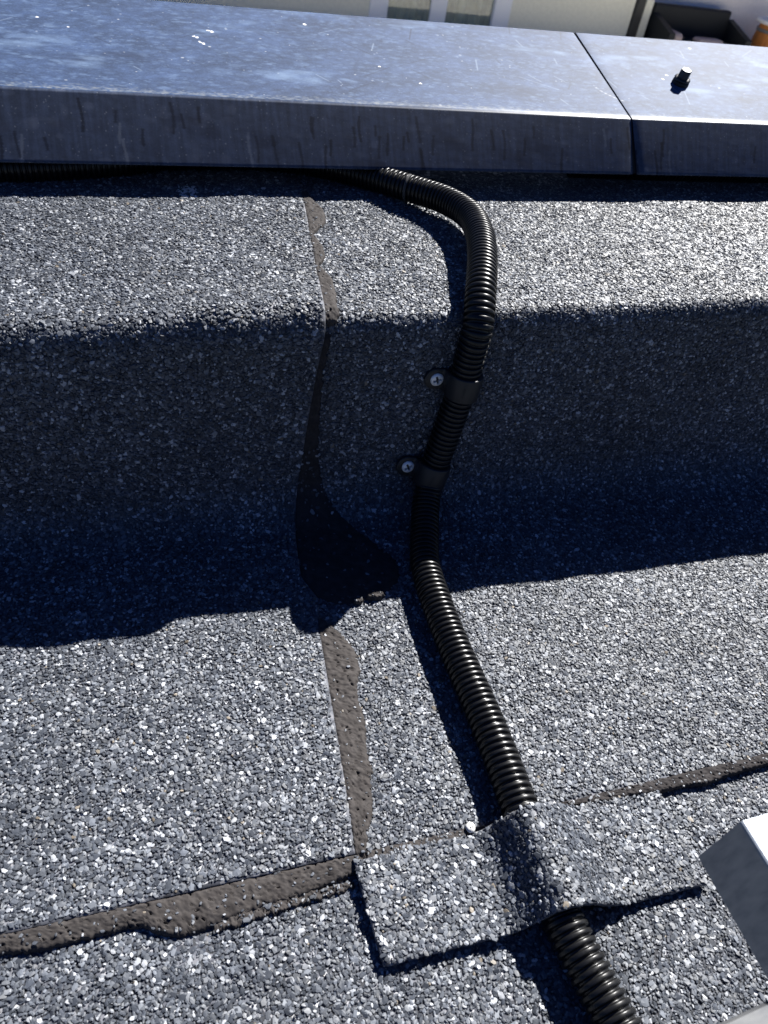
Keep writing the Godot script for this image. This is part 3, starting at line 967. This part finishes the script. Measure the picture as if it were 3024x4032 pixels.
# ------------------------------------------------------------------ conduit
func corrugated(points: Array, r: float, pitch: float, sides := 36) -> ArrayMesh:
	var c := Curve3D.new()
	c.bake_interval = 0.002
	for i in points.size():
		var p: Vector3 = points[i]
		var a: Vector3 = points[maxi(i - 1, 0)]
		var b: Vector3 = points[mini(i + 1, points.size() - 1)]
		var t := (b - a).normalized()
		c.add_point(p, -t * p.distance_to(a) * 0.33, t * p.distance_to(b) * 0.33)
	var total := c.get_baked_length()
	# one rib: a rounded crest over 0.6 of the pitch, a narrow groove
	var rib := [[0.0, 0.0], [0.07, 0.02], [0.13, 0.35], [0.16, 0.75], [0.22, 0.95], [0.34, 1.0], [0.55, 1.0], [0.67, 0.95], [0.73, 0.75], [0.76, 0.35], [0.82, 0.02], [0.91, 0.0]]
	var ribs := int(total / pitch)
	var ps := PackedVector3Array()
	var us := PackedVector3Array()
	var vs := PackedVector3Array()
	var rs := PackedFloat32Array()
	var u := Vector3.UP
	for k in ribs:
		for q in rib:
			var s: float = (k + q[0] + 0.10 * noise.get_noise_1d(k * 0.7)) * pitch
			var p := c.sample_baked(s, true)
			var t := (c.sample_baked(s + 0.002, true) - c.sample_baked(maxf(s - 0.002, 0.0), true)).normalized()
			u = (u - t * u.dot(t)).normalized()
			ps.append(p)
			us.append(u)
			vs.append(t.cross(u))
			rs.append(r - 0.0024 * (1.0 - q[1]) + 0.00012 * noise.get_noise_1d(k * 13.0))
	return done(grid(sides, ps.size() - 1, func(i: int, j: int):
		var a := TAU * i / sides
		return ps[j] + (us[j] * cos(a) + vs[j] * sin(a)) * rs[j], true))

func conduits() -> void:
	var path := [Vector3(-1.4, 0.1925, -0.797), Vector3(-0.5, 0.2005, -0.797), Vector3(-0.12, 0.2085, -0.800), Vector3(-0.03, 0.2100, -0.814), Vector3(0.05, 0.2115, -0.838), Vector3(0.15, 0.2130, -0.838), Vector3(0.225, 0.2138, -0.803), Vector3(0.2774, 0.2170, -0.7515),
		Vector3(0.3030, 0.2205, -0.7140), Vector3(0.3120, 0.2235, -0.6700), Vector3(0.3045, 0.2250, -0.6250), Vector3(0.2945, 0.2240, -0.5920), Vector3(0.2830, 0.2200, -0.5600), Vector3(0.2725, 0.2120, -0.5320),
		Vector3(0.2665, 0.1950, -0.5120), Vector3(0.2640, 0.1680, -0.5085), Vector3(0.2630, 0.1394, -0.5070), Vector3(0.2593, 0.1104, -0.5050), Vector3(0.2525, 0.0700, -0.5005), Vector3(0.2470, 0.0440, -0.4960), Vector3(0.2395, 0.0240, -0.4790), Vector3(0.2290, 0.0155, -0.4460),
		Vector3(0.2180, 0.0140, -0.4100), Vector3(0.2145, 0.0140, -0.3700), Vector3(0.2140, 0.0140, -0.3200), Vector3(0.2160, 0.0140, -0.2400), Vector3(0.2150, 0.0135, -0.1800), Vector3(0.2150, 0.0120, -0.1400), Vector3(0.2155, 0.0105, -0.1000), Vector3(0.2225, 0.0100, -0.0500), Vector3(0.2330, 0.0095, 0.05), Vector3(0.245, 0.0090, 0.30), Vector3(0.25, 0.0090, 0.7)]
	var t := thing("corrugated_conduit", "black corrugated conduit curving from under the coping down over the upstand", "conduit")
	obj("tube", corrugated(path, 0.0137, 0.0051), M.conduit, t)
	# a dusty joint ring where the conduit leaves the coping
	var c := Vector3(0.2735, 0.2168, -0.7545)
	var dir := Vector3(0.80, 0.06, 0.60).normalized()
	var u := Vector3.UP.cross(dir).normalized()
	var fr := Transform3D(Basis(u, dir, u.cross(dir)), c)
	obj("joint_ring", done(grid(40, 6, func(i: int, j: int):
		var a := TAU * i / 40.0
		var rr: float = [0.0125, 0.0136, 0.0139, 0.0138, 0.0139, 0.0136, 0.0125][j] + 0.0003 * noise.get_noise_2d(i * 3.0, j * 9.0)
		return fr * Vector3(cos(a) * rr, (j - 3) * 0.0006 + 0.0006 * noise.get_noise_1d(i * 5.0), sin(a) * rr), true)), M.dust, t)
	var b := thing("corrugated_conduit", "second black corrugated conduit tucked under the right coping piece", "conduit")
	obj("tube", corrugated([Vector3(0.50, 0.2210, -0.826), Vector3(0.7, 0.2255, -0.816), Vector3(1.1, 0.2335, -0.813), Vector3(1.6, 0.2435, -0.813)], 0.0133, 0.0051), M.conduit, b)

# ------------------------------------------------------------------ clips
func clips() -> void:
	var labels := ["black plastic pipe clip just under the upstand's crest, its edge in the sun", "lower black plastic pipe clip, wholly in the upstand's shade"]
	var tops := [Vector3(0.2632, 0.1400, -0.5070), Vector3(0.2470, 0.0450, -0.4962)]
	var along := [Vector3(0.055, 1.0, -0.06), Vector3(0.20, 1.0, -0.16)]
	for k in 2:
		var t: Vector3 = along[k].normalized()
		var l := Vector3(-1, 0, 0)
		l = (l - t * l.dot(t)).normalized()
		var n := l.cross(t)
		if n.z < 0.0:
			n = -n
		# frame: x to the lug, y along the conduit, z off the felt
		var o := thing("pipe_clip", labels[k], "pipe clip", tops[k], "pipe clips on the upstand")
		var fr := Transform3D(Basis(l, t, n), Vector3.ZERO)
		clip(o, fr, k)

func clip(o: Node3D, fr: Transform3D, k: int) -> void:
	# path in (l, n): from the lug's tip over the conduit to the far foot; the conduit's axis is the origin
	var path: Array[Vector2] = []
	for i in 15:
		path.append(Vector2(lerpf(0.0340, 0.0185, i / 14.0), -0.0085))
	for i in 8:
		var t := (i + 1) / 8.0
		path.append(Vector2(0.0185, -0.0085).lerp(Vector2(0.0160, -0.0085), t).lerp(Vector2(0.0160, -0.0085).lerp(Vector2(0.0160, -0.0010), t), t))
	for i in 33:
		var a := lerpf(-0.05, PI + 0.35, i / 32.0)
		path.append(Vector2(cos(a), sin(a)) * 0.0162)
	path.append(Vector2(-0.0150, -0.0125))
	var n := path.size()
	var half := func(i: int) -> float:
		var l := path[i].x
		if i < 15:
			var d := 0.0340 - l
			var rr := 0.0104
			return maxf(0.0004, sqrt(maxf(0.0, rr * rr - pow(maxf(rr - d, 0.0), 2.0))))
		var t := clampf((i - 15) / 16.0, 0.0, 1.0)
		return lerpf(0.0104, 0.0118, smoothstep(0.0, 1.0, t))
	var nrm := func(i: int) -> Vector2:
		var d := (path[mini(i + 1, n - 1)] - path[maxi(i - 1, 0)]).normalized()
		return Vector2(d.y, -d.x)
	# across the band: under, side, rounded edge, top, rounded edge, side, under
	var cross := [[-1.0, -0.0030], [-1.0, -0.0008], [-0.955, -0.0002], [-0.88, 0.0], [0.0, 0.00015], [0.88, 0.0], [0.955, -0.0002], [1.0, -0.0008], [1.0, -0.0030]]
	var st := grid(n - 1, cross.size() - 1, func(i: int, j: int):
		var p: Vector2 = path[i] + nrm.call(i) * cross[j][1]
		return fr * Vector3(p.x, half.call(i) * cross[j][0], p.y))
	obj("strap", done(st), M.clip, o)
	# pan head screw with a cross recess
	var c := Vector3(0.0225, 0, -0.0085)
	var turn := 0.35 if k == 0 else 0.62
	var R := 0.0062
	var sc := done(grid(72, 24, func(i: int, j: int):
		var a := TAU * i / 72.0
		var r := R * minf(1.0, j / 22.0)
		var h := 0.0027 * sqrt(maxf(0.0, 1.0 - pow(r / R * 0.97, 3.2)))
		if j > 22:
			h = -0.0005 * (j - 22)
		var u := cos(a + turn) * r
		var v := sin(a + turn) * r
		var inside := (absf(u) < R * 0.17 and absf(v) < R * 0.66) or (absf(v) < R * 0.17 and absf(u) < R * 0.66) or r < R * 0.26
		if inside:
			h -= 0.0030
		return fr * (c + Vector3(cos(a) * r, sin(a) * r, h)), true, false))
	obj("screw", sc, M.zinc, o)
	# raised lettering on the strap, reading up the band
	var tm := TextMesh.new()
	var sf := SystemFont.new()
	sf.font_names = PackedStringArray(["Droid Sans"])
	tm.font = sf
	tm.text = "2 S1 COL"
	tm.font_size = 16
	tm.pixel_size = 0.00016
	tm.depth = 0.0003
	var a := 1.25
	var nn := Vector3(cos(a), 0, sin(a))
	var b := Basis(Vector3(0, 1, 0), Vector3(sin(a), 0, -cos(a)), nn)
	var lt := obj("raised_lettering", tm, M.clip, o)
	lt.transform = fr * Transform3D(b, nn * 0.0164)

# ------------------------------------------------------------------ aluminium pieces
func aluminium() -> void:
	# a box rail that runs level towards the viewer, 14 cm above the felt, carried on two posts
	var r := thing("aluminium_rail", "grey aluminium rail with a bright top at the right edge of the photo", "rail", Vector3(0.2408, 0.1414, -0.0893))
	r.rotation.y = 0.02
	var st := SurfaceTool.new()
	st.begin(Mesh.PRIMITIVE_TRIANGLES)
	var sec := [Vector2(0.0, 0.0), Vector2(0.0040, 0.0385), Vector2(0.0045, 0.0394), Vector2(0.0055, 0.0398), Vector2(0.054, 0.0398), Vector2(0.055, 0.0394), Vector2(0.0555, 0.0385), Vector2(0.058, 0.0)]
	st.set_smooth_group(-1)
	for i in sec.size():
		var a: Vector2 = sec[i]
		var b: Vector2 = sec[(i + 1) % sec.size()]
		quad(st, Vector3(a.x, a.y, 0), Vector3(b.x, b.y, 0), Vector3(b.x, b.y, 0.5), Vector3(a.x, a.y, 0.5), Vector3((a.x + b.x) / 2.0 - 0.029, (a.y + b.y) / 2.0 - 0.019, 0))
	for z in [0.0, 0.5]:
		for i in sec.size():
			var a: Vector2 = sec[i]
			var b: Vector2 = sec[(i + 1) % sec.size()]
			tri(st, Vector3(0.03, 0.02, z), Vector3(a.x, a.y, z), Vector3(b.x, b.y, z), Vector3(0, 0, z - 0.2))
	obj("profile", done(st), M.alu, r)
	for z in [0.2, 0.42]:
		obj("post", box_mesh(Vector3(0.012, -0.150, z), Vector3(0.046, -0.0005, z + 0.034), 0.001), M.alu, r)
	var p := thing("aluminium_plate", "grey aluminium plate in the bottom right corner in front of the rail", "plate", Vector3(0.1886, 0.1393, -0.0220))
	p.rotation.y = 0.07
	obj("plate", box_mesh(Vector3(0, 0, 0), Vector3(0.0505, 0.0165, 0.115), 0.0012), M.plate, p)

func stone() -> void:
	var s := thing("stone_chip", "single white stone chip with dark dimples on the seam left of the conduit", "stone", Vector3(0.1790, 0.0035, -0.1775))
	obj("chip", done(grid(14, 9, func(i: int, j: int):
		var a := TAU * i / 14.0
		var b := PI * j / 9.0 - PI / 2.0
		var d := Vector3(cos(a) * cos(b), sin(b), sin(a) * cos(b))
		var r := 1.0 + 0.28 * noise.get_noise_3d(d.x * 2.0 + 4.0, d.y * 2.0, d.z * 2.0)
		return Vector3(d.x * 0.0034, d.y * 0.0018, d.z * 0.0038) * r, true)), M.stone, s)
	for q in [Vector3(-0.0004, 0.0017, 0.0008), Vector3(0.0012, 0.0016, 0.0006)]:
		obj("dimple", lathe([Vector2(0.0005, -0.0006), Vector2(0.0005, 0.0002), Vector2(0, 0.0003)], Transform3D(Basis.IDENTITY, q), 8), M.rubber, s)
